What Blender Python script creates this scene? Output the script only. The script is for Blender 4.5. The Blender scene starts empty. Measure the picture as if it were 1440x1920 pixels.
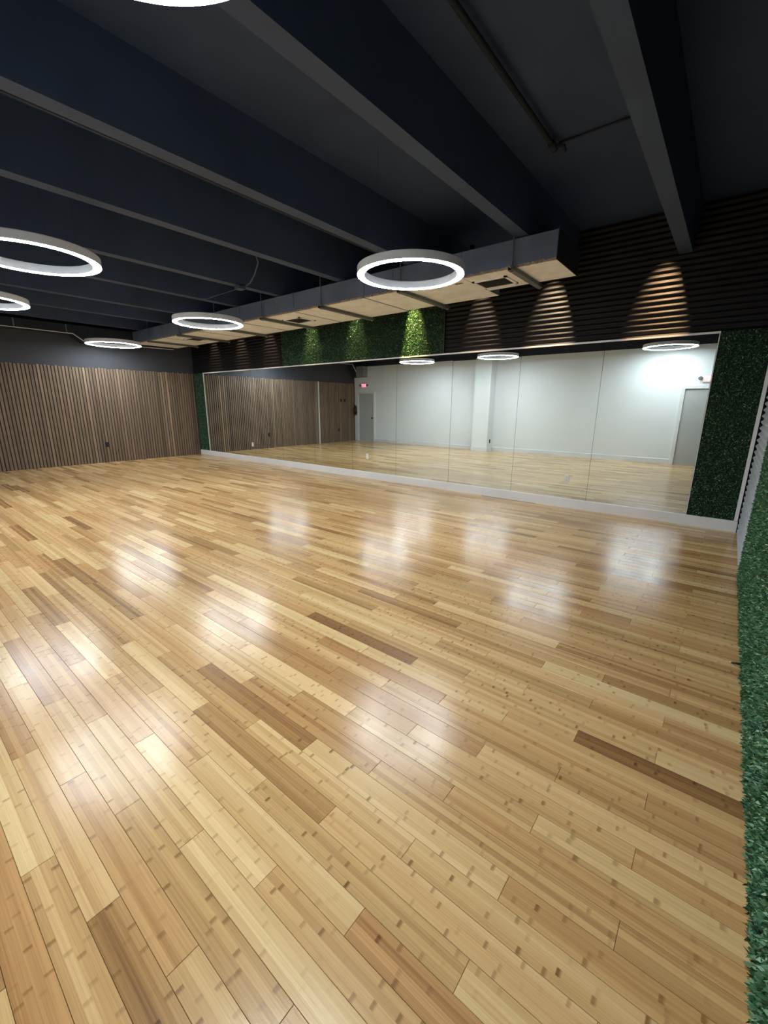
import bpy, math, random
import numpy as np
from mathutils import Matrix, Vector

random.seed(7)
rng = np.random.default_rng(7)
scene = bpy.context.scene
C = scene.collection

# ------------------------------------------------------------------ camera
YAW, PITCH, ROLL, FPX, CAMH = 0.6772, 0.2503, 0.0056, 786.9, 1.6
cy, sy = math.cos(YAW), math.sin(YAW)
fwd0 = np.array([-sy, cy, 0.0]); right0 = np.array([cy, sy, 0.0]); up0 = np.array([0, 0, 1.0])
cp, sp = math.cos(PITCH), math.sin(PITCH)
FWD = fwd0 * cp - up0 * sp; UP1 = up0 * cp + fwd0 * sp
cr, sr = math.cos(ROLL), math.sin(ROLL)
RGT = right0 * cr + UP1 * sr; UPV = -right0 * sr + UP1 * cr
cam_data = bpy.data.cameras.new('camera')
cam_data.sensor_fit = 'VERTICAL'; cam_data.sensor_height = 36.0; cam_data.sensor_width = 27.0
cam_data.lens = FPX / 1920.0 * 36.0
cam_data.clip_start = 0.02; cam_data.clip_end = 100
cam = bpy.data.objects.new('camera', cam_data); C.objects.link(cam)
cam.matrix_world = Matrix(((RGT[0], UPV[0], -FWD[0], 0), (RGT[1], UPV[1], -FWD[1], 0),
                           (RGT[2], UPV[2], -FWD[2], CAMH), (0, 0, 0, 1)))
scene.camera = cam

# ------------------------------------------------------------------ world, exposure
w = bpy.data.worlds.new('world'); scene.world = w; w.use_nodes = True
w.node_tree.nodes['Background'].inputs[0].default_value = (0.02, 0.02, 0.022, 1)
w.node_tree.nodes['Background'].inputs[1].default_value = 0.3
vs = scene.view_settings
vs.view_transform = 'Standard'; vs.look = 'None'; vs.gamma = 1.0; vs.use_curve_mapping = False
vs.exposure = 1.25
scene.cycles.max_bounces = 6; scene.cycles.diffuse_bounces = 3; scene.cycles.glossy_bounces = 4
scene.cycles.adaptive_threshold = 0.02
RING_EMIT = 34.0
RING_COLOR = (0.88, 0.96, 1.0, 1)
SPOT_WATT = 210.0

# ------------------------------------------------------------------ room constants
XL, XR, YB, YF = -13.37, 0.34, -0.42, 7.06
ZC = 4.02            # deck
ZBEAM = 3.48         # underside of the concrete stems
ROWP, ROW0 = 0.0981, 0.068      # floor board pitch and a row edge
PLEN = 0.989                     # board length

# ------------------------------------------------------------------ node helpers
def mat(name):
    m = bpy.data.materials.new(name); m.use_nodes = True
    return m, m.node_tree.nodes, m.node_tree.links, m.node_tree.nodes['Principled BSDF']

def nd(N, t, **kw):
    n = N.new(t)
    for k, v in kw.items(): setattr(n, k, v)
    return n

def mth(N, L, op, a, b=None, c=None):
    n = N.new('ShaderNodeMath'); n.operation = op
    for i, v in enumerate((a, b, c)):
        if v is None: continue
        if isinstance(v, (int, float)): n.inputs[i].default_value = v
        else: L.new(v, n.inputs[i])
    return n.outputs[0]

def mixc(N, L, f, a, b, mode='MIX'):
    n = N.new('ShaderNodeMix'); n.data_type = 'RGBA'; n.blend_type = mode
    for s, v in ((n.inputs[0], f), (n.inputs[6], a), (n.inputs[7], b)):
        if isinstance(v, (int, float)): s.default_value = v
        elif isinstance(v, tuple): s.default_value = v
        else: L.new(v, s)
    return n.outputs[2]

def noise(N, L, vec, scale, detail=2.0, rough=0.5):
    n = N.new('ShaderNodeTexNoise'); n.inputs['Scale'].default_value = scale
    n.inputs['Detail'].default_value = detail; n.inputs['Roughness'].default_value = rough
    if vec is not None: L.new(vec, n.inputs['Vector'])
    return n.outputs['Fac']

def ramp(N, L, f, *stops):
    n = N.new('ShaderNodeValToRGB'); L.new(f, n.inputs[0])
    el = n.color_ramp.elements
    while len(el) < len(stops): el.new(0.5)
    for e, (p, c) in zip(el, stops): e.position = p; e.color = c
    return n.outputs[0]

def paint(name, col, rough=0.6, var=0.12, scale=3.0, bump=0.02, spec=0.4, metal=0.0, fine=90.0):
    m, N, L, B = mat(name)
    g = nd(N, 'ShaderNodeNewGeometry')
    f = noise(N, L, g.outputs['Position'], scale, 4.0, 0.6)
    lo = tuple(c * (1 - var) for c in col) + (1,); hi = tuple(min(1, c * (1 + var)) for c in col) + (1,)
    L.new(ramp(N, L, f, (0.3, lo), (0.7, hi)), B.inputs['Base Color'])
    B.inputs['Roughness'].default_value = rough
    B.inputs['Specular IOR Level'].default_value = spec
    B.inputs['Metallic'].default_value = metal
    if bump:
        b = nd(N, 'ShaderNodeBump'); b.inputs['Strength'].default_value = bump * 5
        b.inputs['Distance'].default_value = 0.004
        L.new(noise(N, L, g.outputs['Position'], fine, 3.0), b.inputs['Height']); L.new(b.outputs[0], B.inputs['Normal'])
    return m

def emit(name, col, strength):
    m, N, L, B = mat(name)
    B.inputs['Base Color'].default_value = (0.8, 0.8, 0.8, 1)
    B.inputs['Emission Color'].default_value = col
    B.inputs['Emission Strength'].default_value = strength
    return m

# bamboo: strips inside each board, dark knuckles across the strips, streaky grain
def bamboo(name, attr):
    m, N, L, B = mat(name)
    g = nd(N, 'ShaderNodeNewGeometry')
    sx = nd(N, 'ShaderNodeSeparateXYZ'); L.new(g.outputs['Position'], sx.inputs[0])
    X, Y = sx.outputs[0], sx.outputs[1]
    if attr:
        a = nd(N, 'ShaderNodeAttribute', attribute_name='tone'); tone = a.outputs['Color']
    else:
        a = nd(N, 'ShaderNodeObjectInfo'); tone = a.outputs['Color']
    st = nd(N, 'ShaderNodeSeparateColor'); L.new(tone, st.inputs[0])
    T, Hh, W = st.outputs[0], st.outputs[1], st.outputs[2]     # lightness, redness, seed
    seed = mth(N, L, 'MULTIPLY', W, 91.7)
    u = mth(N, L, 'DIVIDE', mth(N, L, 'SUBTRACT', Y, ROW0), ROWP / 4.0)
    strip = mth(N, L, 'FLOOR', u)
    cv = nd(N, 'ShaderNodeCombineXYZ'); L.new(strip, cv.inputs[0]); L.new(seed, cv.inputs[1])
    wn = nd(N, 'ShaderNodeTexWhiteNoise', noise_dimensions='3D'); L.new(cv.outputs[0], wn.inputs[0])
    sc = nd(N, 'ShaderNodeSeparateColor'); L.new(wn.outputs['Color'], sc.inputs[0])
    h1, h2, h3 = sc.outputs
    # knuckles: one every ~0.24 m along a strip
    t0 = mth(N, L, 'ADD', mth(N, L, 'MULTIPLY', X, mth(N, L, 'ADD', 4.2, mth(N, L, 'MULTIPLY', 4.0, mth(N, L, 'FRACT', mth(N, L, 'MULTIPLY', W, 3.7))))), mth(N, L, 'MULTIPLY', h1, 7.0))
    cell = mth(N, L, 'FLOOR', t0)
    ft = mth(N, L, 'FRACT', t0)
    cv2 = nd(N, 'ShaderNodeCombineXYZ'); L.new(strip, cv2.inputs[0]); L.new(cell, cv2.inputs[1]); L.new(seed, cv2.inputs[2])
    wn2 = nd(N, 'ShaderNodeTexWhiteNoise', noise_dimensions='3D'); L.new(cv2.outputs[0], wn2.inputs[0])
    sc2 = nd(N, 'ShaderNodeSeparateColor'); L.new(wn2.outputs['Color'], sc2.inputs[0])
    cen = mth(N, L, 'ADD', mth(N, L, 'MULTIPLY', sc2.outputs[0], 0.6), 0.2)
    d0 = mth(N, L, 'SUBTRACT', ft, cen)
    d = mth(N, L, 'MAXIMUM', mth(N, L, 'MULTIPLY', d0, -1.5), mth(N, L, 'MULTIPLY', d0, 0.55))
    mr = nd(N, 'ShaderNodeMapRange', interpolation_type='SMOOTHSTEP')
    L.new(d, mr.inputs[0]); mr.inputs[1].default_value = 0.010; mr.inputs[2].default_value = 0.050
    mr.inputs[3].default_value = 1.0; mr.inputs[4].default_value = 0.0
    kn = mth(N, L, 'MULTIPLY', mr.outputs[0], mth(N, L, 'MULTIPLY', mth(N, L, 'POWER', sc2.outputs[1], 1.4), mth(N, L, 'ADD', 0.45, mth(N, L, 'FRACT', mth(N, L, 'MULTIPLY', W, 7.31)))))
    fu = mth(N, L, 'FRACT', u)
    edge = mth(N, L, 'MULTIPLY', mth(N, L, 'SUBTRACT', 0.5, mth(N, L, 'ABSOLUTE', mth(N, L, 'SUBTRACT', fu, 0.5))), 12.0)
    kn = mth(N, L, 'MULTIPLY', kn, mth(N, L, 'MINIMUM', edge, 1.0))
    # streaks along the board
    cg = nd(N, 'ShaderNodeCombineXYZ')
    L.new(mth(N, L, 'ADD', mth(N, L, 'MULTIPLY', X, 1.3), seed), cg.inputs[0])
    L.new(mth(N, L, 'ADD', mth(N, L, 'MULTIPLY', Y, 150.0), mth(N, L, 'MULTIPLY', seed, 3.0)), cg.inputs[1])
    g1 = noise(N, L, cg.outputs[0], 1.0, 3.0, 0.6)
    cg2 = nd(N, 'ShaderNodeCombineXYZ')
    L.new(mth(N, L, 'ADD', mth(N, L, 'MULTIPLY', X, 6.0), seed), cg2.inputs[0])
    L.new(mth(N, L, 'MULTIPLY', Y, 420.0), cg2.inputs[1])
    g2 = noise(N, L, cg2.outputs[0], 1.0, 2.0, 0.5)
    base = ramp(N, L, mth(N, L, 'ADD', mth(N, L, 'MULTIPLY', T, 0.72),
                 mth(N, L, 'ADD', mth(N, L, 'MULTIPLY', g1, 0.40), mth(N, L, 'MULTIPLY', mth(N, L, 'SUBTRACT', h2, 0.5), 0.24))),
                (0.05, (0.130, 0.056, 0.027, 1)), (0.36, (0.41, 0.230, 0.088, 1)),
                (0.62, (0.63, 0.400, 0.172, 1)), (0.95, (0.84, 0.615, 0.315, 1)))
    base = mixc(N, L, mth(N, L, 'MULTIPLY', Hh, 0.55), base, mixc(N, L, 1.0, base, (1.0, 0.80, 0.74, 1), 'MULTIPLY'))
    fine = mth(N, L, 'ADD', mth(N, L, 'MULTIPLY', g2, 0.30), 0.85)
    cf = nd(N, 'ShaderNodeCombineColor')
    for i in range(3): L.new(fine, cf.inputs[i])
    base = mixc(N, L, 1.0, base, cf.outputs[0], 'MULTIPLY')
    base = mixc(N, L, mth(N, L, 'MULTIPLY', kn, 0.70), base, mixc(N, L, 1.0, base, (0.36, 0.27, 0.20, 1), 'MULTIPLY'))
    L.new(base, B.inputs['Base Color'])
    rn = noise(N, L, g.outputs['Position'], 5.0, 3.0)
    L.new(mth(N, L, 'ADD', mth(N, L, 'MULTIPLY', rn, 0.10), 0.165), B.inputs['Roughness'])
    B.inputs['Specular IOR Level'].default_value = 0.5
    b = nd(N, 'ShaderNodeBump'); b.inputs['Strength'].default_value = 0.10; b.inputs['Distance'].default_value = 0.002
    L.new(mth(N, L, 'ADD', g1, mth(N, L, 'MULTIPLY', kn, 0.4)), b.inputs['Height']); L.new(b.outputs[0], B.inputs['Normal'])
    return m

def slat_wood():
    m, N, L, B = mat('slat_wood')
    g = nd(N, 'ShaderNodeNewGeometry'); oi = nd(N, 'ShaderNodeObjectInfo')
    sx = nd(N, 'ShaderNodeSeparateXYZ'); L.new(g.outputs['Position'], sx.inputs[0])
    cg = nd(N, 'ShaderNodeCombineXYZ')
    L.new(mth(N, L, 'MULTIPLY', sx.outputs[0], 90.0), cg.inputs[0])
    L.new(mth(N, L, 'MULTIPLY', sx.outputs[1], 90.0), cg.inputs[1])
    L.new(mth(N, L, 'ADD', mth(N, L, 'MULTIPLY', sx.outputs[2], 1.6), mth(N, L, 'MULTIPLY', oi.outputs['Random'], 40.0)), cg.inputs[2])
    f = noise(N, L, cg.outputs[0], 1.0, 4.0, 0.65)
    c = ramp(N, L, f, (0.25, (0.105, 0.070, 0.046, 1)), (0.5, (0.19, 0.130, 0.088, 1)), (0.8, (0.30, 0.215, 0.145, 1)))
    c = mixc(N, L, 1.0, c, oi.outputs['Color'], 'MULTIPLY')
    L.new(c, B.inputs['Base Color']); B.inputs['Roughness'].default_value = 0.55
    return m

def leaf_mat():
    m, N, L, B = mat('leaf')
    a = nd(N, 'ShaderNodeAttribute', attribute_name='tone')
    c = ramp(N, L, a.outputs['Fac'], (0.0, (0.024, 0.078, 0.038, 1)), (0.55, (0.090, 0.23, 0.105, 1)),
             (0.85, (0.20, 0.38, 0.20, 1)), (1.0, (0.36, 0.50, 0.26, 1)))
    L.new(c, B.inputs['Base Color']); B.inputs['Roughness'].default_value = 0.33
    B.inputs['Specular IOR Level'].default_value = 0.5
    return m

def duct_under():
    m, N, L, B = mat('duct_facing')
    g = nd(N, 'ShaderNodeNewGeometry')
    f = noise(N, L, g.outputs['Position'], 4.0, 5.0, 0.65)
    f2 = noise(N, L, g.outputs['Position'], 22.0, 4.0, 0.7)
    c = ramp(N, L, f, (0.3, (0.78, 0.76, 0.72, 1)), (0.6, (0.92, 0.91, 0.88, 1)))
    c = mixc(N, L, ramp(N, L, f2, (0.62, (0, 0, 0, 1)), (0.75, (0.5, 0.5, 0.5, 1))), c, (0.26, 0.20, 0.15, 1))
    L.new(c, B.inputs['Base Color']); B.inputs['Roughness'].default_value = 0.55
    return m

M = {}
M['plank'] = bamboo('bamboo_board', False)
M['plank_far'] = bamboo('bamboo_board_far', True)
M['sub'] = paint('subfloor', (0.10, 0.052, 0.028), 0.9)
M['slat'] = slat_wood()
M['slatback'] = paint('slat_backing', (0.055, 0.037, 0.026), 0.85)
M['black'] = paint('black_paint', (0.017, 0.022, 0.034), 0.7, 0.2, 1.5, 0.03)
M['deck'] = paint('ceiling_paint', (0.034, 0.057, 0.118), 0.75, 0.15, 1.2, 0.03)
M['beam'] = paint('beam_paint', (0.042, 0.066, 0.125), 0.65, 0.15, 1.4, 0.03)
M['greywall'] = paint('grey_wall_paint', (0.050, 0.053, 0.062), 0.7, 0.06, 2.0, 0.02)
M['soffit'] = paint('soffit_grey_paint', (0.26, 0.26, 0.24), 0.7, 0.06, 2.0, 0.02)
M['sticker'] = paint('faded_red_paper', (0.36, 0.15, 0.12), 0.7)
M['white'] = paint('white_wall_paint', (0.79, 0.81, 0.82), 0.55, 0.02, 1.0, 0.015)
M['trimwhite'] = paint('white_gloss_paint', (0.76, 0.76, 0.77), 0.35, 0.03, 2.0, 0.0, 0.5)
M['doorgrey'] = paint('grey_door_paint', (0.46, 0.46, 0.45), 0.4, 0.03, 1.5, 0.01)
M['blackmetal'] = paint('black_corrugated_metal', (0.0105, 0.010, 0.012), 0.5, 0.15, 2.0, 0.0, 0.2)
M['galv'] = paint('galvanised_metal', (0.50, 0.53, 0.57), 0.45, 0.15, 9.0, 0.0, 0.5, 0.3)
M['leaf'] = leaf_mat()
M['leafback'] = paint('leaf_backing', (0.006, 0.018, 0.010), 0.9)
M['ductside'] = paint('duct_painted_side', (0.13, 0.165, 0.24), 0.55, 0.15, 3.0, 0.02)
M['ductunder'] = duct_under()
M['ductedge'] = paint('duct_overspray_edge', (0.34, 0.27, 0.22), 0.7, 0.5, 30.0, 0.1)
M['strut'] = paint('strut_metal', (0.13, 0.14, 0.13), 0.5, 0.1, 5.0, 0.0, 0.5, 0.3)
M['rod'] = paint('rod_metal', (0.16, 0.17, 0.19), 0.45, 0.1, 5.0, 0.0, 0.5, 0.4)
M['grille'] = paint('grille_grey', (0.09, 0.09, 0.09), 0.6, 0.1)
M['lamphouse'] = paint('lamp_housing_white', (0.80, 0.84, 0.92), 0.4, 0.02, 2.0, 0.0)
M['lampglow'] = emit('lamp_diffuser', RING_COLOR, RING_EMIT)
M['plate'] = paint('white_plastic', (0.80, 0.79, 0.76), 0.35, 0.02, 2.0, 0.0)
M['slot'] = paint('dark_slot', (0.03, 0.03, 0.03), 0.6)
M['blackplastic'] = paint('black_plastic', (0.012, 0.011, 0.010), 0.45, 0.1, 3.0, 0.0)
M['redglow'] = emit('sign_letters_red', (1.0, 0.16, 0.26, 1), 0.9)
M['signface'] = emit('sign_face_red', (0.80, 0.02, 0.05, 1), 0.22)
M['redpaint'] = paint('red_enamel', (0.055, 0.008, 0.008), 0.3, 0.05, 3.0, 0.0)
M['chrome'] = paint('bare_steel', (0.55, 0.55, 0.55), 0.28, 0.05, 4.0, 0.0, 0.5, 1.0)
M['spotglow'] = emit('spot_lens', (1.0, 0.75, 0.45, 1), 2.0)
mm, N_, L_, B_ = mat('mirror_glass')
B_.inputs['Base Color'].default_value = (0.82, 0.905, 0.905, 1); B_.inputs['Metallic'].default_value = 1.0
B_.inputs['Roughness'].default_value = 0.0
_g = N_.new('ShaderNodeNewGeometry'); _n = noise(N_, L_, _g.outputs['Position'], 0.6, 1.0)
_b = N_.new('ShaderNodeBump'); _b.inputs['Strength'].default_value = 0.02; _b.inputs['Distance'].default_value = 0.01
L_.new(_n, _b.inputs['Height']); L_.new(_b.outputs[0], B_.inputs['Normal'])
M['mirror'] = mm

# ------------------------------------------------------------------ mesh helpers
class MB:
    def __init__(s): s.v = []; s.f = []
    def add(s, vs, fs):
        o = len(s.v); s.v += [tuple(v) for v in vs]; s.f += [tuple(i + o for i in f) for f in fs]; return s
    def box(s, x0, x1, y0, y1, z0, z1):
        return s.add([(x0, y0, z0), (x1, y0, z0), (x1, y1, z0), (x0, y1, z0), (x0, y0, z1), (x1, y0, z1), (x1, y1, z1), (x0, y1, z1)],
                     [(0, 3, 2, 1), (4, 5, 6, 7), (0, 1, 5, 4), (1, 2, 6, 5), (2, 3, 7, 6), (3, 0, 4, 7)])
    def prism(s, poly, axis, a, b):
        # poly: 2D points; axis: 'x','y','z' extrusion from a to b
        n = len(poly)
        def P(p, t):
            return (t, p[0], p[1]) if axis == 'x' else ((p[0], t, p[1]) if axis == 'y' else (p[0], p[1], t))
        vs = [P(p, a) for p in poly] + [P(p, b) for p in poly]
        fs = [tuple(range(n))[::-1], tuple(range(n, 2 * n))] + [(i, (i + 1) % n, n + (i + 1) % n, n + i) for i in range(n)]
        return s.add(vs, fs)
    def tube(s, pts, r, n=8):
        pts = [Vector(p) for p in pts]; rings = []
        for i, p in enumerate(pts):
            d = (pts[min(i + 1, len(pts) - 1)] - pts[max(i - 1, 0)]).normalized()
            a = d.cross(Vector((0, 0, 1)))
            if a.length < 0.05: a = d.cross(Vector((1, 0, 0)))
            a.normalize(); b = d.cross(a)
            rr = r[i] if isinstance(r, (list, tuple)) else r
            rings.append([p + (a * math.cos(2 * math.pi * k / n) + b * math.sin(2 * math.pi * k / n)) * rr for k in range(n)])
        vs = [v for q in rings for v in q]; fs = []
        for i in range(len(pts) - 1):
            for k in range(n):
                fs.append((i * n + k, i * n + (k + 1) % n, (i + 1) * n + (k + 1) % n, (i + 1) * n + k))
        fs.append(tuple(range(n))[::-1]); fs.append(tuple(range((len(pts) - 1) * n, len(pts) * n)))
        return s.add(vs, fs)
    def lathe(s, prof, n=96, closed=True, loc=(0, 0, 0)):
        # prof: (r, z) list revolved about Z
        k = len(prof); vs = []
        for i in range(n):
            a = 2 * math.pi * i / n
            for r, z in prof: vs.append((loc[0] + r * math.cos(a), loc[1] + r * math.sin(a), loc[2] + z))
        fs = []
        m = k if closed else k - 1
        for i in range(n):
            j = (i + 1) % n
            for q in range(m):
                fs.append((i * k + q, j * k + q, j * k + (q + 1) % k, i * k + (q + 1) % k))
        return s.add(vs, fs)
    def mesh(s, name, m, smooth=False):
        me = bpy.data.meshes.new(name); me.from_pydata(s.v, [], s.f)
        if m is not None: me.materials.append(M[m])
        if smooth: me.polygons.foreach_set('use_smooth', [True] * len(me.polygons))
        me.update(); return me

def link(name, me, parent=None, loc=None, rz=0.0):
    o = bpy.data.objects.new(name, me); C.objects.link(o)
    if loc is not None: o.location = loc
    if rz: o.rotation_euler = (0, 0, rz)
    if parent is not None: o.parent = parent
    return o

def part(name, mb, m, parent, smooth=False, bevel=0.0, loc=None):
    o = link(name, mb.mesh(name, m, smooth), parent, loc)
    if bevel:
        b = o.modifiers.new('bevel', 'BEVEL'); b.width = bevel; b.segments = 2; b.limit_method = 'ANGLE'
    return o

def tag(o, label, cat, group=None, kind=None):
    o['label'] = label; o['category'] = cat
    if group: o['group'] = group
    if kind: o['kind'] = kind
    return o

def thing(name, label, cat, loc=(0, 0, 0), group=None, rz=0.0):
    o = link(name, None, None, loc, rz); return tag(o, label, cat, group)

def struct(name, mb, m, label, cat='wall', smooth=False):
    o = part(name, mb, m, None, smooth); return tag(o, label, cat, None, 'structure')

def copy_tree(o, parent=None):
    c = o.copy(); C.objects.link(c); c.parent = parent
    for ch in list(o.children): copy_tree(ch, c)
    return c

def proj(P):
    q = np.asarray(P, float) - np.array([0, 0, CAMH])
    z = q @ FWD
    return 720 + FPX * (q @ RGT) / z, 960 - FPX * (q @ UPV) / z, z

# ================================================================== FLOOR
floor = struct('floor', MB().box(XL - 0.1, XR + 0.1, YB - 0.1, YF + 0.1, -0.12, -0.0135), 'sub', 'bamboo strip floor with staggered glossy boards', 'floor')

boards = []
n0 = int(math.floor((YB - ROW0) / ROWP)); n1 = int(math.ceil((7.03 - ROW0) / ROWP))
for n in range(n0, n1):
    ya, yb = ROW0 + n * ROWP, ROW0 + (n + 1) * ROWP
    ya, yb = max(ya, YB), min(yb, 7.03)
    if yb - ya < 0.01: continue
    xs = -0.678 + 0.3297 * (n % 3)
    while xs < XR: xs += PLEN
    e = XR
    k = 0
    while e > XL:
        s_ = xs - PLEN * (k + 1)
        lo, hi = max(s_, XL), min(e, XR)
        if hi - lo > 0.01: boards.append((n, k, lo, hi, ya, yb))
        e = s_; k += 1
trng = random.Random(21)
def board_tone(n, k, lo, hi, ya, yb):
    T = min(0.98, max(0.12, trng.gauss(0.56, 0.17)))
    if trng.random() < 0.045: T = 0.26 + 0.1 * trng.random()
    H = min(1, max(0, trng.gauss(0.35, 0.3)))
    W_ = trng.random()
    return [T, H, W_]
# boards whose tone stands out in the photograph: (x, y, lightness, redness)
special = [(0.0, 1.88, 0.60, 0.3), (-0.2, 2.08, 0.62, 0.2), (-0.3, 0.995, 0.70, 0.15), (-1.3, 0.31, 0.50, 0.5), (0.0, 1.98, 0.02, 0.5), (-0.8, 0.70, 0.74, 0.1), (-0.5, 1.08, 0.72, 0.15), (-0.2, 0.79, 0.74, 0.05),
           (-1.2, 0.51, 0.80, 0.05), (-1.1, 1.19, 0.34, 0.6), (-1.5, 0.21, 0.62, 0.4), (-0.9, 0.60, 0.55, 0.3)]
tones = []
for b in boards:
    t = board_tone(*b)
    for (x, y, T, H) in special:
        if b[2] < x < b[3] and b[4] < y < b[5]: t[0], t[1] = T, H
    tones.append(t)
def board_area(b):
    pts = []
    for (x, y) in ((b[2], b[4]), (b[3], b[4]), (b[3], b[5]), (b[2], b[5])):
        px, py, z = proj((x, y, 0))
        if z < 0.15: return 0.0
        pts.append((min(max(px, 0), 1395), min(max(py, 0), 1920)))
    a = 0
    for i in range(4):
        x0, y0 = pts[i]; x1, y1 = pts[(i + 1) % 4]; a += x0 * y1 - x1 * y0
    return abs(a) / 2
order = sorted(range(len(boards)), key=lambda i: -board_area(boards[i]))
near = set(order[:296])
GAP = 0.0006; TH = 0.0115
def board_mesh(lx, ly):
    mb = MB(); c = 0.0008
    x, y = lx / 2 - GAP, ly / 2 - GAP
    mb.add([(-x, -y, -TH), (x, -y, -TH), (x, y, -TH), (-x, y, -TH), (-x, -y, -c), (x, -y, -c), (x, y, -c), (-x, y, -c),
            (-x + c, -y + c, 0), (x - c, -y + c, 0), (x - c, y - c, 0), (-x + c, y - c, 0)],
           [(0, 1, 5, 4), (1, 2, 6, 5), (2, 3, 7, 6), (3, 0, 4, 7), (4, 5, 9, 8), (5, 6, 10, 9), (6, 7, 11, 10), (7, 4, 8, 11), (8, 9, 10, 11)])
    return mb
cache = {}
for i in sorted(near):
    n, k, lo, hi, ya, yb = boards[i]
    key = (round(hi - lo, 4), round(yb - ya, 4))
    if key not in cache: cache[key] = board_mesh(*key).mesh('plank', 'plank')
    o = link('plank', cache[key], floor, ((lo + hi) / 2, (ya + yb) / 2, 0))
    o.color = (*tones[i], 1)
mb = MB(); tn = []
for i, b in enumerate(boards):
    if i in near: continue
    n, k, lo, hi, ya, yb = b
    m1 = board_mesh(hi - lo, yb - ya)
    cx, cyy = (lo + hi) / 2, (ya + yb) / 2
    mb.add([(v[0] + cx, v[1] + cyy, v[2]) for v in m1.v], m1.f); tn += [tones[i]] * len(m1.f)
me = mb.mesh('plank_field', 'plank_far')
at = me.attributes.new('tone', 'FLOAT_COLOR', 'FACE')
at.data.foreach_set('color', np.array([t + [1.0] for t in tn], np.float32).ravel())
o = link('plank_field', me, floor); o['kind'] = 'stuff'

# ================================================================== WALLS AND CEILING
ZG = 3.45
wl = struct('wall_left', MB().box(XL - 0.15, XL, YB - 0.15, YF + 0.15, -0.12, ZG), 'greywall', 'dark grey painted wall above the wood slats')
part('upper_band', MB().box(XL - 0.15, XL, YB - 0.15, YF + 0.15, ZG, ZC), 'black', wl)
wb = struct('wall_back', MB().box(XL, XR, YB - 0.15, YB, -0.12, 3.19), 'white', 'white painted wall with two grey doors seen in the mirror')
part('upper_band', MB().box(XL, XR, YB - 0.15, YB, 3.19, ZC), 'black', wb)
struct('wall_front', MB().box(XL, XR, YF, YF + 0.15, -0.12, ZC), 'black', 'black painted wall behind the long mirror')
struct('wall_right', MB().box(XR, XR + 0.15, YB - 0.15, YF + 0.15, -0.12, ZC), 'black', 'black painted wall behind the right hand leaf panel')

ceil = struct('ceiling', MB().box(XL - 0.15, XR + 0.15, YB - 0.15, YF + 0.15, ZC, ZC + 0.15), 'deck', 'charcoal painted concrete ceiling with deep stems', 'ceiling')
BEAMS = (-0.70, -2.12, -3.70, -5.05, -6.60, -7.96, -9.56, -10.95, -12.50)
def top_z(x):
    return ZBEAM if any(xr - 0.18 < x < xr + 0.04 for xr in BEAMS) else ZC
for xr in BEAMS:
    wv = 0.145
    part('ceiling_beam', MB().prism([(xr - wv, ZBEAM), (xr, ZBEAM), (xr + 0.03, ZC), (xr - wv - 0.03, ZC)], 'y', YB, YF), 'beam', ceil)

# column on the back wall
col = struct('wall_column', MB().box(-7.22, -6.62, YB, YB + 0.42, 0, 3.19), 'white', 'square white column standing against the white wall', 'column')
part('upper_band', MB().box(-7.22, -6.62, YB, YB + 0.42, 3.19, ZC), 'black', col)

# baseboards
bbf = struct('baseboard_front', MB().prism([(YF, 0), (7.002, 0), (7.002, 0.142), (7.008, 0.150), (YF, 0.150)], 'x', -3.335, XR - 0.05), 'trimwhite', 'white baseboard running below the long mirror', 'baseboard')
part('baseboard_length', MB().prism([(YF, 0), (7.002, 0), (7.002, 0.142), (7.008, 0.150), (YF, 0.150)], 'x', XL + 0.03, -3.338), 'trimwhite', bbf)
def bb_back(x0, x1): return MB().prism([(YB, 0), (YB + 0.016, 0), (YB + 0.016, 0.13), (YB + 0.008, 0.14), (YB, 0.14)], 'x', x0, x1)
bbb = struct('baseboard_back', bb_back(-6.60, -1.18), 'trimwhite', 'white baseboard along the white back wall', 'baseboard')
part('baseboard_length', bb_back(-12.14, -7.24), 'trimwhite', bbb)
mb = MB().box(-7.236, -6.604, YB + 0.42, YB + 0.436, 0, 0.14).box(-7.236, -7.22, YB, YB + 0.42, 0, 0.14).box(-6.62, -6.604, YB, YB + 0.42, 0, 0.14)
part('column_skirting', mb, 'trimwhite', bbb)

# doors in the back wall
def door(name, x0, x1, knob_x, label):
    d = part(name, MB().box(x0, x1, YB - 0.02, YB + 0.008, 0.012, 2.06), 'doorgrey', None)
    tag(d, label, 'door', None, 'structure')
    f = 0.085
    for a, b in ((x0 - f, x0), (x1, x1 + f)):
        part('door_frame', MB().box(a, b, YB - 0.02, YB + 0.045, 0, 2.06), 'trimwhite', d, bevel=0.006)
    part('door_frame', MB().box(x0 - f, x1 + f, YB - 0.02, YB + 0.045, 2.06, 2.06 + f), 'trimwhite', d, bevel=0.006)
    h = part('door_handle', MB().tube([(knob_x, YB + 0.006, 1.02), (knob_x, YB + 0.05, 1.02)], [0.030, 0.014], 14)
             .tube([(knob_x, YB + 0.045, 1.02), (knob_x, YB + 0.055, 1.02), (knob_x, YB + 0.078, 1.02), (knob_x, YB + 0.09, 1.02)], [0.018, 0.029, 0.029, 0.012], 14), 'blackplastic', d, True)
    return d
door('door_1', -1.07, -0.17, -0.25, 'grey flush door in white frame beside the photographer')
door('door_2', -13.10, -12.24, -12.31, 'grey flush door in white frame next to the fire extinguisher')

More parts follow.
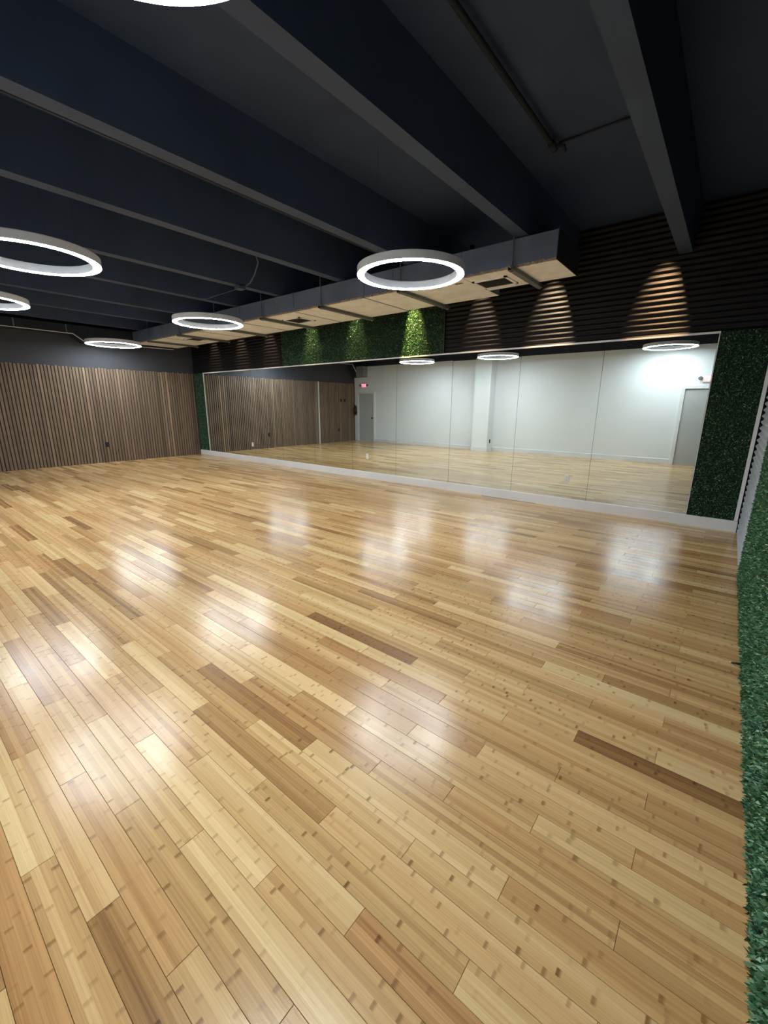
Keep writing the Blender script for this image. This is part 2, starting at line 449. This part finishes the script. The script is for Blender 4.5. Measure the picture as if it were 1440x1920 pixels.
# ================================================================== SLAT WALL
sl = thing('slat_cladding', 'brown vertical wood slat cladding covering the left wall', 'wall cladding', (XL, 0, 0))
part('backing', MB().box(0.0, 0.006, YB + 0.003, 7.0, 0.0, 2.49), 'slatback', sl)
PIT = 0.0730
prof = [(0.006, -0.0272), (0.024, -0.0272), (0.028, -0.021), (0.028, 0.021), (0.024, 0.0272), (0.006, 0.0272)]
slme = MB().prism(prof, 'z', 0.0, 2.505).mesh('slat', 'slat')
y = 6.965; srng = random.Random(5)
while y > YB + 0.03:
    if abs(y - 1.75) < PIT / 2:
        part('white_batten', MB().box(0.006, 0.03, y - 0.024, y + 0.024, 0.0, 2.51), 'trimwhite', sl)
    else:
        o = link('slat', slme, sl, (0, y, 0))
        o.scale = (1, 1, 1 + srng.uniform(-0.006, 0.004))
        v = srng.gauss(1.0, 0.13)
        if srng.random() < 0.06: v *= 1.55
        v = max(0.65, v)
        o.color = (v * srng.uniform(0.96, 1.05), v, v * srng.uniform(0.92, 1.08), 1)
    y -= PIT

# ================================================================== MIRROR
mi = thing('wall_mirror', 'long frameless wall mirror of ten tall panels', 'mirror', (0, 7.017, 0))
seams = [-0.275, -1.57, -2.80, -4.06, -5.33, -6.575, -7.83, -9.085, -10.315, -11.54, -12.765]
for k in range(10):
    x1, x0 = seams[k], seams[k + 1]
    o = part('mirror_panel', MB().box(-(x1 - x0) / 2 + 0.0022, (x1 - x0) / 2 - 0.0022, 0, 0.006, 0.150, 2.488), 'mirror', mi, loc=((x0 + x1) / 2, 0, 0))
    o.rotation_euler = (srng.uniform(-0.0007, 0.0007), 0, srng.uniform(-0.0006, 0.0006))
part('backing_board', MB().box(seams[-1], seams[0], 0.012, 0.04, 0.15, 2.49), 'slot', mi)
part('edge_trim', MB().box(seams[-1] - 0.012, seams[0] + 0.012, -0.010, 0.02, 2.488, 2.512), 'trimwhite', mi)
part('edge_trim', MB().box(seams[0], seams[0] + 0.010, -0.008, 0.02, 0.15, 2.488), 'trimwhite', mi)
part('edge_trim', MB().box(seams[-1] - 0.016, seams[-1], -0.008, 0.02, 0.15, 2.488), 'trimwhite', mi)

# corner trim
struct('trim_1', MB().box(0.247, 0.285, 6.99, YF, 0.15, 2.50), 'trimwhite', 'white vertical corner trim beside the dark leaf strip', 'trim')

# ================================================================== CORRUGATED METAL
def corr_front(x0, x1, z0, z1, yc=7.030, amp=0.0105, pitch=0.0728):
    mb = MB(); n = int((z1 - z0) / pitch * 10); vs = []
    for i in range(n + 1):
        z = z0 + (z1 - z0) * i / n
        yy = yc + amp * math.cos(2 * math.pi * z / pitch)
        vs += [(x0, yy, z), (x1, yy, z)]
    o = len(vs)
    fs = [(2 * i, 2 * i + 1, 2 * i + 3, 2 * i + 2) for i in range(n)]
    vs += [(x, yy + 0.0012, z) for (x, yy, z) in vs]
    fs += [(o + 2 * i, o + 2 * i + 2, o + 2 * i + 3, o + 2 * i + 1) for i in range(n)]
    return mb.add(vs, fs)
c1 = thing('corrugated_cladding', 'black corrugated metal sheets above the mirror near the right wall', 'metal cladding', (0, 0, 0))
for x0, x1, dy in ((-4.25, -2.62, 0), (-2.63, -1.0, 0.0015), (-1.01, XR - 0.005, 0)):
    part('metal_sheet', corr_front(x0, x1, 2.515, ZC - 0.005, 7.032 - dy), 'blackmetal', c1, True)
c2 = thing('corrugated_cladding', 'black corrugated metal sheets above the mirror by the slat wall', 'metal cladding', (0, 0, 0))
for x0, x1, dy in ((XL + 0.005, -11.12, 0), (-11.13, -8.93, 0.0015)):
    part('metal_sheet', corr_front(x0, x1, 2.515, ZC - 0.005, 7.032 - dy), 'blackmetal', c2, True)
# right wall galvanised sheet
g1 = thing('galvanised_cladding', 'bare grey galvanised corrugated sheet on the right wall corner', 'metal cladding', (0, 0, 0))
def corr_right(y0, y1, z0, z1):
    n = int((z1 - z0) / 0.0728 * 10); vs = []
    for i in range(n + 1):
        z = z0 + (z1 - z0) * i / n
        xx = 0.308 + 0.0125 * math.cos(2 * math.pi * z / 0.0728)
        vs += [(xx, y0, z), (xx, y1, z)]
    o = len(vs); fs = [(2 * i, 2 * i + 1, 2 * i + 3, 2 * i + 2) for i in range(n)]
    vs += [(x + 0.0012, a, z) for (x, a, z) in vs]
    fs += [(o + 2 * i, o + 2 * i + 2, o + 2 * i + 3, o + 2 * i + 1) for i in range(n)]
    return MB().add(vs, fs)
part('metal_sheet', corr_right(5.18, 6.985, 0.0, 2.55), 'galv', g1, True)

# ================================================================== LEAF PANELS
def leaves(name, parent, o0, U, V, Nn, lu, lv, dens, lmin, lmax, wid, seed, tonefn=None):
    """blades on the rectangle o0 + u*U + v*V (u in 0..lu, v in 0..lv), pointing about along Nn"""
    r = np.random.default_rng(seed)
    if callable(dens):
        u = []; v = []
        for (ua, ub, va, vb, dn) in dens():
            k = int((ub - ua) * (vb - va) * dn); u.append(r.uniform(ua, ub, k)); v.append(r.uniform(va, vb, k))
        u = np.concatenate(u); v = np.concatenate(v)
    else:
        k = int(lu * lv * dens); u = r.uniform(0, lu, k); v = r.uniform(0, lv, k)
    k = len(u); U, V, Nn, o0 = map(np.array, (U, V, Nn, o0))
    base = o0 + u[:, None] * U + v[:, None] * V + Nn * r.uniform(0, 0.012, k)[:, None]
    az = r.uniform(0, 2 * np.pi, k); sp_ = r.uniform(0.15, 1.25, k)
    d = Nn * np.cos(sp_)[:, None] + (U * np.cos(az)[:, None] + V * np.sin(az)[:, None]) * np.sin(sp_)[:, None]
    ln = r.uniform(lmin, lmax, k)
    side = np.cross(d, r.normal(size=(k, 3))); side /= np.linalg.norm(side, axis=1)[:, None]
    nrm = np.cross(side, d)
    wd = wid * r.uniform(0.7, 1.3, k)
    mid = base + d * (ln * 0.5)[:, None] + nrm * (ln * 0.06)[:, None]
    P = np.stack([base, mid + side * wd[:, None], base + d * ln[:, None] - nrm * (ln * 0.12)[:, None], mid - side * wd[:, None]], 1)
    me = bpy.data.meshes.new(name)
    me.vertices.add(4 * k); me.vertices.foreach_set('co', P.astype(np.float32).ravel())
    me.loops.add(4 * k); me.loops.foreach_set('vertex_index', np.arange(4 * k, dtype=np.int32))
    me.polygons.add(k); me.polygons.foreach_set('loop_start', np.arange(0, 4 * k, 4, dtype=np.int32))
    me.materials.append(M['leaf']); me.update(calc_edges=True); me.validate()
    a = me.attributes.new('tone', 'FLOAT', 'FACE')
    t = np.clip(r.beta(1.1, 1.7, k) + (r.random(k) < 0.03) * 0.4, 0, 1)
    a.data.foreach_set('value', t.astype(np.float32))
    o = link(name, me, parent); o['kind'] = 'stuff'
    return o
# right wall
lp = thing('leaf_panel', 'tall green artificial leaf panel along the right wall', 'leaf panel', (0, 0, 0))
YG = 5.16
part('backing', MB().box(0.316, XR, YB, YG, 0.004, 2.5), 'leafback', lp)
def dens_right():
    return [(0, 3.0, 0.012, 1.6, 9500), (0, 3.0, 1.6, 2.49, 8000), (3.0, YG - YB - 0.01, 0.012, 1.6, 9000), (3.0, YG - YB - 0.01, 1.6, 2.49, 8000)]
leaves('leaves', lp, (0.316, YB, 0.0), (0, 1, 0), (0, 0, 1), (-1, 0, 0), 0, 0, dens_right, 0.014, 0.030, 0.0052, 3)
# strip right of mirror
lp = thing('leaf_panel', 'narrow dark green leaf strip between mirror and right corner', 'leaf panel', (0, 0, 0))
part('backing', MB().box(-0.262, 0.245, 7.026, YF, 0.152, 2.50), 'leafback', lp)
leaves('leaves', lp, (-0.258, 7.026, 0.156), (1, 0, 0), (0, 0, 1), (0, -1, 0), 0.50, 2.345, 7000, 0.015, 0.030, 0.0056, 4)
# strip left of mirror
lp = thing('leaf_panel', 'narrow dark green leaf strip between slat wall and mirror', 'leaf panel', (0, 0, 0))
part('backing', MB().box(XL + 0.03, -12.785, 7.026, YF, 0.152, 2.50), 'leafback', lp)
leaves('leaves', lp, (XL + 0.035, 7.026, 0.156), (1, 0, 0), (0, 0, 1), (0, -1, 0), 0.54, 2.345, 6000, 0.014, 0.030, 0.004, 5)
# panel above the mirror
lp = thing('leaf_panel', 'wide green leaf panel above the mirror between corrugated sheets', 'leaf panel', (0, 0, 0))
part('backing', MB().box(-8.91, -4.27, 7.026, YF, 2.515, 3.85), 'leafback', lp)
part('edge_strip', MB().box(-4.275, -4.252, 7.0, YF, 2.515, 3.85), 'blackplastic', lp)
leaves('leaves', lp, (-8.905, 7.026, 2.52), (1, 0, 0), (0, 0, 1), (0, -1, 0), 4.62, 1.32, 5200, 0.018, 0.036, 0.0045, 6)

# ================================================================== RING LAMPS
ZR = 3.008
RO, RI, RH = 0.60, 0.520, 0.085
def ring_lamp(x, y, label, dz=0.0):
    t = thing('ring_lamp', label, 'pendant lamp', (x, y, ZR + dz), 'glowing ring lamps under the ceiling')
    if not hasattr(ring_lamp, 'm'):
        h = MB().lathe([(RO, 0.002), (RO, RH - 0.006), (RO - 0.006, RH), (RI + 0.006, RH), (RI, RH - 0.006), (RI, 0.002), (RI + 0.003, 0.002), (RI + 0.003, 0.012), (RO - 0.003, 0.012), (RO - 0.003, 0.002)], 128)
        q = [(RO - 0.0035, 0.010), (RO - 0.0035, 0.0)]
        for i in range(1, 6):
            a = i / 6; q.append((RO - 0.0035 - (RO - RI - 0.007) * a, -0.006 * math.sin(math.pi * a)))
        q += [(RI + 0.0035, 0.0), (RI + 0.0035, 0.010)]
        dd = MB().lathe(q, 128)
        ring_lamp.m = (h.mesh('housing', 'lamphouse', True), dd.mesh('diffuser', 'lampglow', True))
        ring_lamp.m[0].set_sharp_from_angle(angle=0.6)
    link('housing', ring_lamp.m[0], t); link('diffuser', ring_lamp.m[1], t)
    for k in range(3):
        a = 0.5 + k * 2 * math.pi / 3; r = (RO + RI) / 2
        cx_, cy_ = r * math.cos(a), r * math.sin(a)
        part('cable', MB().tube([(cx_, cy_, RH), (cx_, cy_, top_z(x + cx_) - ZR - dz)], 0.0011, 6), 'blackplastic', t)
ring_lamp(-3.07, 4.27, 'glowing white ring lamp in front of the open duct end')
ring_lamp(-7.68, 4.42, 'glowing white ring lamp midway along the long duct')
ring_lamp(-12.28, 4.47, 'small looking glowing ring lamp against the slat wall corner')
ring_lamp(-5.76, 1.45, 'large glowing ring lamp cut by the left picture edge')
ring_lamp(-8.70, 1.45, 'glowing ring lamp peeking in low at the left picture edge')
ring_lamp(-1.48, 0.62, 'nearest glowing ring lamp cut off by the top picture edge', 0.045)

# ================================================================== SPOTLIGHTS washing the wall above the mirror
spots = [(-0.97, 1.0, (1.0, 0.62, 0.30), 'right wall end of the row'), (-2.40, 1.15, (1.0, 0.74, 0.44), 'duct end'),
         (-3.58, 0.45, (1.0, 0.72, 0.45), 'leaf panel edge on the corrugated side'), (-4.97, 1.7, (1.0, 0.80, 0.26), 'brightest pool on the leaf panel'),
         (-6.42, 0.34, (1.0, 0.82, 0.36), 'middle of the leaf panel'), (-7.80, 0.38, (1.0, 0.82, 0.38), 'left part of the leaf panel'),
         (-9.40, 0.40, (1.0, 0.72, 0.5), 'corrugated sheet just left of the leaf panel'), (-10.67, 0.40, (1.0, 0.74, 0.5), 'middle of the left corrugated sheets'),
         (-12.03, 0.28, (1.0, 0.74, 0.5), 'slat wall end of the row')]
for i, (x, pw, colr, where) in enumerate(spots):
    t = thing('spot_lamp', 'small black ceiling spot lamp over the ' + where, 'spot lamp', (x, 6.62, ZC), 'spot lamps in a row above the mirror wall')
    part('can', MB().lathe([(0.0, 0.0), (0.036, 0.0), (0.036, -0.085), (0.030, -0.085), (0.028, -0.060), (0.0, -0.060)], 20, False), 'blackplastic', t, True)
    part('lens', MB().lathe([(0.0, -0.062), (0.0275, -0.062), (0.0275, -0.066), (0.0, -0.066)], 16, False), 'spotglow', t)
    ld = bpy.data.lights.new('spot_light', 'SPOT'); ld.energy = SPOT_WATT * pw; ld.color = colr
    ld.spot_size = math.radians(36); ld.spot_blend = 1.0; ld.shadow_soft_size = 0.02
    lo = bpy.data.objects.new('spot_light', ld); C.objects.link(lo); lo.parent = t; lo.location = (0, 0.0, -0.09); lo.rotation_euler = (math.atan2(0.42, 1.10), 0, 0)

# ================================================================== DUCTS
DZ0, DZ1, DY0 = 3.17, 3.465, 5.22
du = thing('air_duct', 'long rectangular air duct hung above the mirror with pale underside', 'air duct', (0, 0, 0))
def duct_sec(x0, x1, y1, cap):
    o = part('duct_section', MB().box(x0, x1, DY0, y1, DZ0 + 0.004, DZ1), 'ductside', du)
    part('underside', MB().box(x0 + 0.004, x1 - 0.004, DY0 + 0.02, y1 - 0.01, DZ0, DZ0 + 0.006), 'ductunder', o)
    # ragged pale paint edge on the lower front corner
    mbq = MB(); r = random.Random(int(-x0 * 100)); n = max(6, int((x1 - x0) / 0.02)); vs = []; fs = []
    for i in range(n + 1):
        x = x0 + 0.004 + (x1 - x0 - 0.008) * i / n; hh = 0.012 + 0.016 * r.random()
        vs += [(x, DY0 - 0.0016, DZ0 + hh), (x, DY0 - 0.0016, DZ0 - 0.001), (x, DY0 + 0.022 + 0.02 * r.random(), DZ0 - 0.001)]
    for i in range(n):
        a = 3 * i; fs += [(a, a + 1, a + 4, a + 3), (a + 1, a + 2, a + 5, a + 4)]
    part('paint_edge', mbq.add(vs, fs), 'ductedge', o)
    if cap:
        part('end_flange', MB().box(x1 - 0.002, x1 + 0.006, DY0 - 0.006, y1 + 0.006, DZ0 - 0.004, DZ1 + 0.006), 'black', o)
duct_sec(-2.95, -1.775, 6.02, True)
duct_sec(-4.62, -2.95, 6.36, False)
for x0, x1 in ((-6.25, -4.62), (-7.90, -6.25), (-9.55, -7.90), (-11.2, -9.55), (-12.98, -11.2)):
    duct_sec(x0, x1, 6.42, False)
for x in (-4.62, -6.25, -7.90, -9.55, -11.2):
    part('joint_band', MB().box(x - 0.012, x + 0.012, DY0 - 0.008, 6.425, DZ0 - 0.003, DZ1 + 0.006), 'ductside', du)
for x in (-2.27, -3.90, -5.52, -7.12, -8.75, -10.35, -11.95):
    y1 = 6.14 if x > -2.9 else 6.50
    s_ = part('hanger_strut', MB().prism([(x - 0.035, DZ0 - 0.045), (x + 0.035, DZ0 - 0.045), (x + 0.035, DZ0 - 0.0045), (x + 0.029, DZ0 - 0.0045), (x + 0.029, DZ0 - 0.039), (x - 0.029, DZ0 - 0.039), (x - 0.029, DZ0 - 0.0045), (x - 0.035, DZ0 - 0.0045)], 'y', DY0 - 0.07, y1), 'strut', du)
    for yy in (DY0 - 0.035, y1 - 0.03):
        part('threaded_rod', MB().tube([(x, yy, DZ0 - 0.06), (x, yy, top_z(x))], 0.008, 8), 'rod', s_)
        part('nut', MB().tube([(x, yy, DZ0 - 0.06), (x, yy, DZ0 - 0.046)], 0.018, 6).tube([(x, yy, DZ0 - 0.004), (x, yy, DZ0 + 0.012)], 0.018, 6), 'chrome', s_)
def register(x0, x1, y0, y1):
    v = part('air_register', MB().box(x0, x1, y0, y0 + 0.035, DZ0 - 0.016, DZ0 - 0.001).box(x0, x1, y1 - 0.035, y1, DZ0 - 0.016, DZ0 - 0.001)
             .box(x0, x0 + 0.035, y0, y1, DZ0 - 0.016, DZ0 - 0.001).box(x1 - 0.035, x1, y0, y1, DZ0 - 0.016, DZ0 - 0.001), 'ductunder', du)
    part('register_core', MB().box(x0 + 0.03, x1 - 0.03, y0 + 0.03, y1 - 0.03, DZ0 - 0.004, DZ0 - 0.001), 'grille', v)
    mbv = MB(); k = 9
    for i in range(k):
        yy = y0 + 0.045 + (y1 - y0 - 0.09) * i / (k - 1)
        mbv.add([(x0 + 0.035, yy - 0.008, DZ0 - 0.013), (x1 - 0.035, yy - 0.008, DZ0 - 0.013), (x1 - 0.035, yy + 0.008, DZ0 - 0.005), (x0 + 0.035, yy + 0.008, DZ0 - 0.005)], [(0, 1, 2, 3)])
    part('louvre', mbv, 'grille', v)
register(-2.93, -2.46, 5.46, 5.86)
register(-7.02, -6.52, 5.56, 5.98)
register(-11.0, -10.5, 5.60, 6.02)
part('duct_sticker', MB().box(-3.16, -3.05, 5.40, 5.46, DZ0 - 0.0025, DZ0 - 0.001), 'sticker', du)['label'] = 'small faded red sticker'
# branch along the left wall
db = thing('air_duct', 'dark air duct along the slat wall with a pale stepped lower edge', 'air duct', (0, 0, 0))
low = [(YB + 0.01, 2.74), (YB + 0.12, 2.76), (YB + 0.52, 3.27), (3.84, 3.262), (4.09, 3.085), (6.30, 3.12)]
poly = low + [(6.30, DZ1), (YB + 0.01, DZ1)]
part('duct_section', MB().prism(poly, 'x', XL + 0.005, -12.995), 'black', db)
mbq = MB()
for (a, b) in zip(low[:-1], low[1:]):
    mbq.add([(-12.985, a[0], a[1] - 0.004), (-12.985, b[0], b[1] - 0.004), (-12.985, b[0], b[1] + 0.010), (-12.985, a[0], a[1] + 0.010),
             (-13.02, a[0], a[1] - 0.004), (-13.02, b[0], b[1] - 0.004)], [(0, 1, 2, 3), (0, 4, 5, 1)])
part('lower_edge', mbq, 'trimwhite', db)
for yy in (1.0, 2.72, 3.72):
    part('joint_band', MB().box(-13.05, -12.988, yy - 0.012, yy + 0.012, 3.262, DZ1 + 0.004), 'ductside', db)
bx = part('soffit_box', MB().box(-12.99, -12.60, YB, YB + 0.30, 2.74, 3.19), 'soffit', None)
tag(bx, 'small grey boxed soffit high over the exit door corner', 'soffit', None, 'structure')

# ================================================================== CEILING PIPES AND CONDUIT
def pipe(name, label, cat, pts, r, m='black', extra=None, n=10):
    t = thing(name, label, cat, tuple(pts[0]))
    o = Vector(pts[0])
    part('run', MB().tube([Vector(p) - o for p in pts], r, n), m, t, True)
    if extra:
        for nm, e in extra:
            part(nm, MB().tube([Vector(p) - o for p in e[0]], e[1], 12), m, t, True)
    return t
pipe('sprinkler_pipe', 'thin black pipe on the ceiling ending in an elbow right of centre', 'pipe', [(-1.70, YB, 3.955), (-1.70, 4.60, 3.955)], 0.022, 'black',
     [('elbow', ([(-1.70, 4.56, 3.955), (-1.70, 4.66, 3.955)], 0.034)), ('sprinkler_head', ([(-1.66, 4.62, 3.955), (-1.60, 4.62, 3.93), (-1.585, 4.62, 3.88)], 0.016))])
pipe('conduit', 'thin conduit crossing the ceiling between pipe elbow and stem', 'pipe', [(-1.68, 4.70, 4.005), (-0.87, 4.70, 4.005)], 0.010, 'black', n=6)
pipe('conduit', 'thin black conduit clipped along a ceiling stem above the large left lamp', 'pipe', [(-3.885, YB, 3.50), (-3.885, 5.1, 3.50)], 0.016, 'black', n=8)
cb = thing('ceiling_cable', 'curved flexible cable dropping from a stem to a junction box', 'cable', (0, 0, 0))
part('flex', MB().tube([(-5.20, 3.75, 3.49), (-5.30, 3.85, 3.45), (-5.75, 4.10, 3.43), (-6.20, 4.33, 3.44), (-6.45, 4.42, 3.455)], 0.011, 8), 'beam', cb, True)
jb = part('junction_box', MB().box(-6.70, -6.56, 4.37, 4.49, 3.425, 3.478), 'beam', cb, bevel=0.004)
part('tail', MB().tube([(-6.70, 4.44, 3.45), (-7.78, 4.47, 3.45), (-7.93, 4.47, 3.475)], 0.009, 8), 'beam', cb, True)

# ================================================================== OUTLETS, SWITCHES
def outlet(label, m_plate, loc, rz, slots=True, w_=0.072, h_=0.116):
    """plate facing local -Y"""
    t = thing('outlet', label, 'outlet', loc, None, rz)
    part('plate', MB().box(-w_ / 2, w_ / 2, -0.006, 0.0, -h_ / 2, h_ / 2), m_plate, t, bevel=0.002)
    for dz in (-0.026, 0.026):
        s_ = part('receptacle', MB().tube([(0, -0.0055, dz), (0, -0.009, dz)], 0.0165, 16), m_plate, t)
        part('slot', MB().box(-0.0075, -0.005, -0.0096, -0.0085, dz - 0.003, dz + 0.008).box(0.005, 0.0075, -0.0096, -0.0085, dz - 0.003, dz + 0.008)
             .tube([(0, -0.0085, dz - 0.009), (0, -0.0096, dz - 0.009)], 0.0026, 8), 'slot', s_)
YM = 7.014
outlet('white outlet on the mirror panel nearest the slat wall', 'plate', (-10.43, YM, 0.49), 0)
outlet('white outlet on the mirror below the reflected far door', 'plate', (-6.12, YM, 0.49), 0)
outlet('white outlet on the mirror panel nearest the right corner', 'plate', (-1.89, YM, 0.47), 0)
outlet('black outlet low on the slat wall in plain view', 'blackplastic', (XL + 0.028, 4.32, 0.49), math.pi / 2, w_=0.085, h_=0.13)
outlet('black outlet low on the slat wall near the far door', 'blackplastic', (XL + 0.028, 0.66, 0.52), math.pi / 2, w_=0.085, h_=0.13)
outlet('black outlet on the side of the white column', 'blackplastic', (-6.62, YB + 0.2, 0.36), math.pi / 2, w_=0.085, h_=0.13)
def switch(label, loc, rz):
    t = thing('light_switch', label, 'light switch', loc, None, rz)
    part('plate', MB().box(-0.05, 0.05, -0.006, 0, -0.06, 0.06), 'blackplastic', t, bevel=0.002)
    part('rocker', MB().box(-0.017, 0.017, -0.011, -0.005, -0.033, 0.033), 'blackplastic', t, bevel=0.002)
switch('black switch plate on the slat wall, nearer the mirror', (XL + 0.028, 0.50, 1.78), math.pi / 2)
switch('black switch plate on the slat wall, nearer the far door', (XL + 0.028, 0.27, 1.78), math.pi / 2)

# ================================================================== EXIT SIGNS  (facing +Y, on the back wall)
def exit_sign(x, z, label):
    t = thing('exit_sign', label, 'exit sign', (x, YB, z))
    t.rotation_euler = (0, 0, math.pi)          # local -Y faces the room, local +X is the reader's right
    part('housing', MB().box(-0.155, 0.155, -0.045, 0.0, -0.095, 0.095), 'plate', t, bevel=0.006)
    part('face', MB().box(-0.140, 0.140, -0.048, -0.044, -0.080, 0.080), 'signface', t)
    def bar(mb, x0, z0, x1, z1, w=0.010):
        d = Vector((x1 - x0, z1 - z0)); n = Vector((-d.y, d.x)).normalized() * w
        a = [(x0 + n.x, z0 + n.y), (x0 - n.x, z0 - n.y), (x1 - n.x, z1 - n.y), (x1 + n.x, z1 + n.y)]
        mb.prism(a, 'y', -0.0505, -0.0475)
    h = 0.058
    L_E = MB(); [bar(L_E, *q) for q in ((-0.115, -h, -0.115, h), (-0.115, h - .01, -0.068, h - .01), (-0.115, 0, -0.076, 0), (-0.115, -h + .01, -0.068, -h + .01))]
    L_X = MB(); [bar(L_X, *q) for q in ((-0.050, -h, 0.004, h), (-0.050, h, 0.004, -h))]
    L_I = MB(); bar(L_I, 0.030, -h, 0.030, h)
    L_T = MB(); [bar(L_T, *q) for q in ((0.056, h - .01, 0.124, h - .01), (0.090, -h, 0.090, h))]
    for q in (L_E, L_X, L_I, L_T): part('letter', q, 'redglow', t)
    for s_ in (-1, 1):
        hd = part('lamp_head', MB().tube([(s_ * 0.155, -0.03, 0.01), (s_ * 0.185, -0.035, 0.01)], 0.018, 10)
                  .tube([(s_ * 0.20, -0.010, 0.01), (s_ * 0.20, -0.05, 0.012), (s_ * 0.202, -0.075, 0.008)], [0.030, 0.042, 0.046], 14), 'strut', t, True)
        part('lamp_lens', MB().tube([(s_ * 0.202, -0.0755, 0.008), (s_ * 0.202, -0.079, 0.008)], 0.040, 14), 'chrome', hd)
exit_sign(-0.58, 2.32, 'red lit EXIT sign cut by the mirror right edge')
exit_sign(-12.78, 2.40, 'red lit EXIT sign over the far reflected door')

# ================================================================== FIRE EXTINGUISHER
fx = thing('fire_extinguisher', 'small dark red fire extinguisher hanging left of the far door', 'fire extinguisher', (-13.27, YB + 0.085, 1.15))
part('cylinder', MB().lathe([(0.0, 0.0), (0.055, 0.0), (0.062, 0.012), (0.062, 0.29), (0.052, 0.33), (0.022, 0.355), (0.018, 0.375), (0.0, 0.375)], 24, False), 'redpaint', fx, True)
part('handle', MB().box(-0.010, 0.010, -0.02, 0.095, 0.405, 0.415).box(-0.010, 0.010, -0.02, 0.085, 0.378, 0.388).box(-0.014, 0.014, -0.022, 0.022, 0.37, 0.41), 'blackplastic', fx)
part('hose', MB().tube([(0.015, 0, 0.385), (0.06, 0.01, 0.38), (0.085, 0.02, 0.32), (0.085, 0.02, 0.18), (0.082, 0.02, 0.08)], [0.009, 0.009, 0.009, 0.009, 0.014], 8), 'blackplastic', fx, True)
part('bracket', MB().box(-0.02, 0.02, -0.085, -0.062, 0.05, 0.36).lathe([(0.0622, 0.25), (0.065, 0.25), (0.065, 0.27), (0.0622, 0.27)], 24), 'blackplastic', fx)

# loose cable end on the floor by the leaf panel
lc = thing('cable_end', 'short black cable end poking out under the right leaf panel', 'cable', (0.30, 3.25, 0.0))
part('lead', MB().tube([(0.02, 0.0, 0.012), (-0.02, 0.005, 0.012), (-0.040, 0.0, 0.010)], 0.007, 8), 'blackplastic', lc, True)
part('tip', MB().tube([(-0.040, 0.0, 0.010), (-0.055, -0.002, 0.009)], 0.005, 8), 'chrome', lc, True)
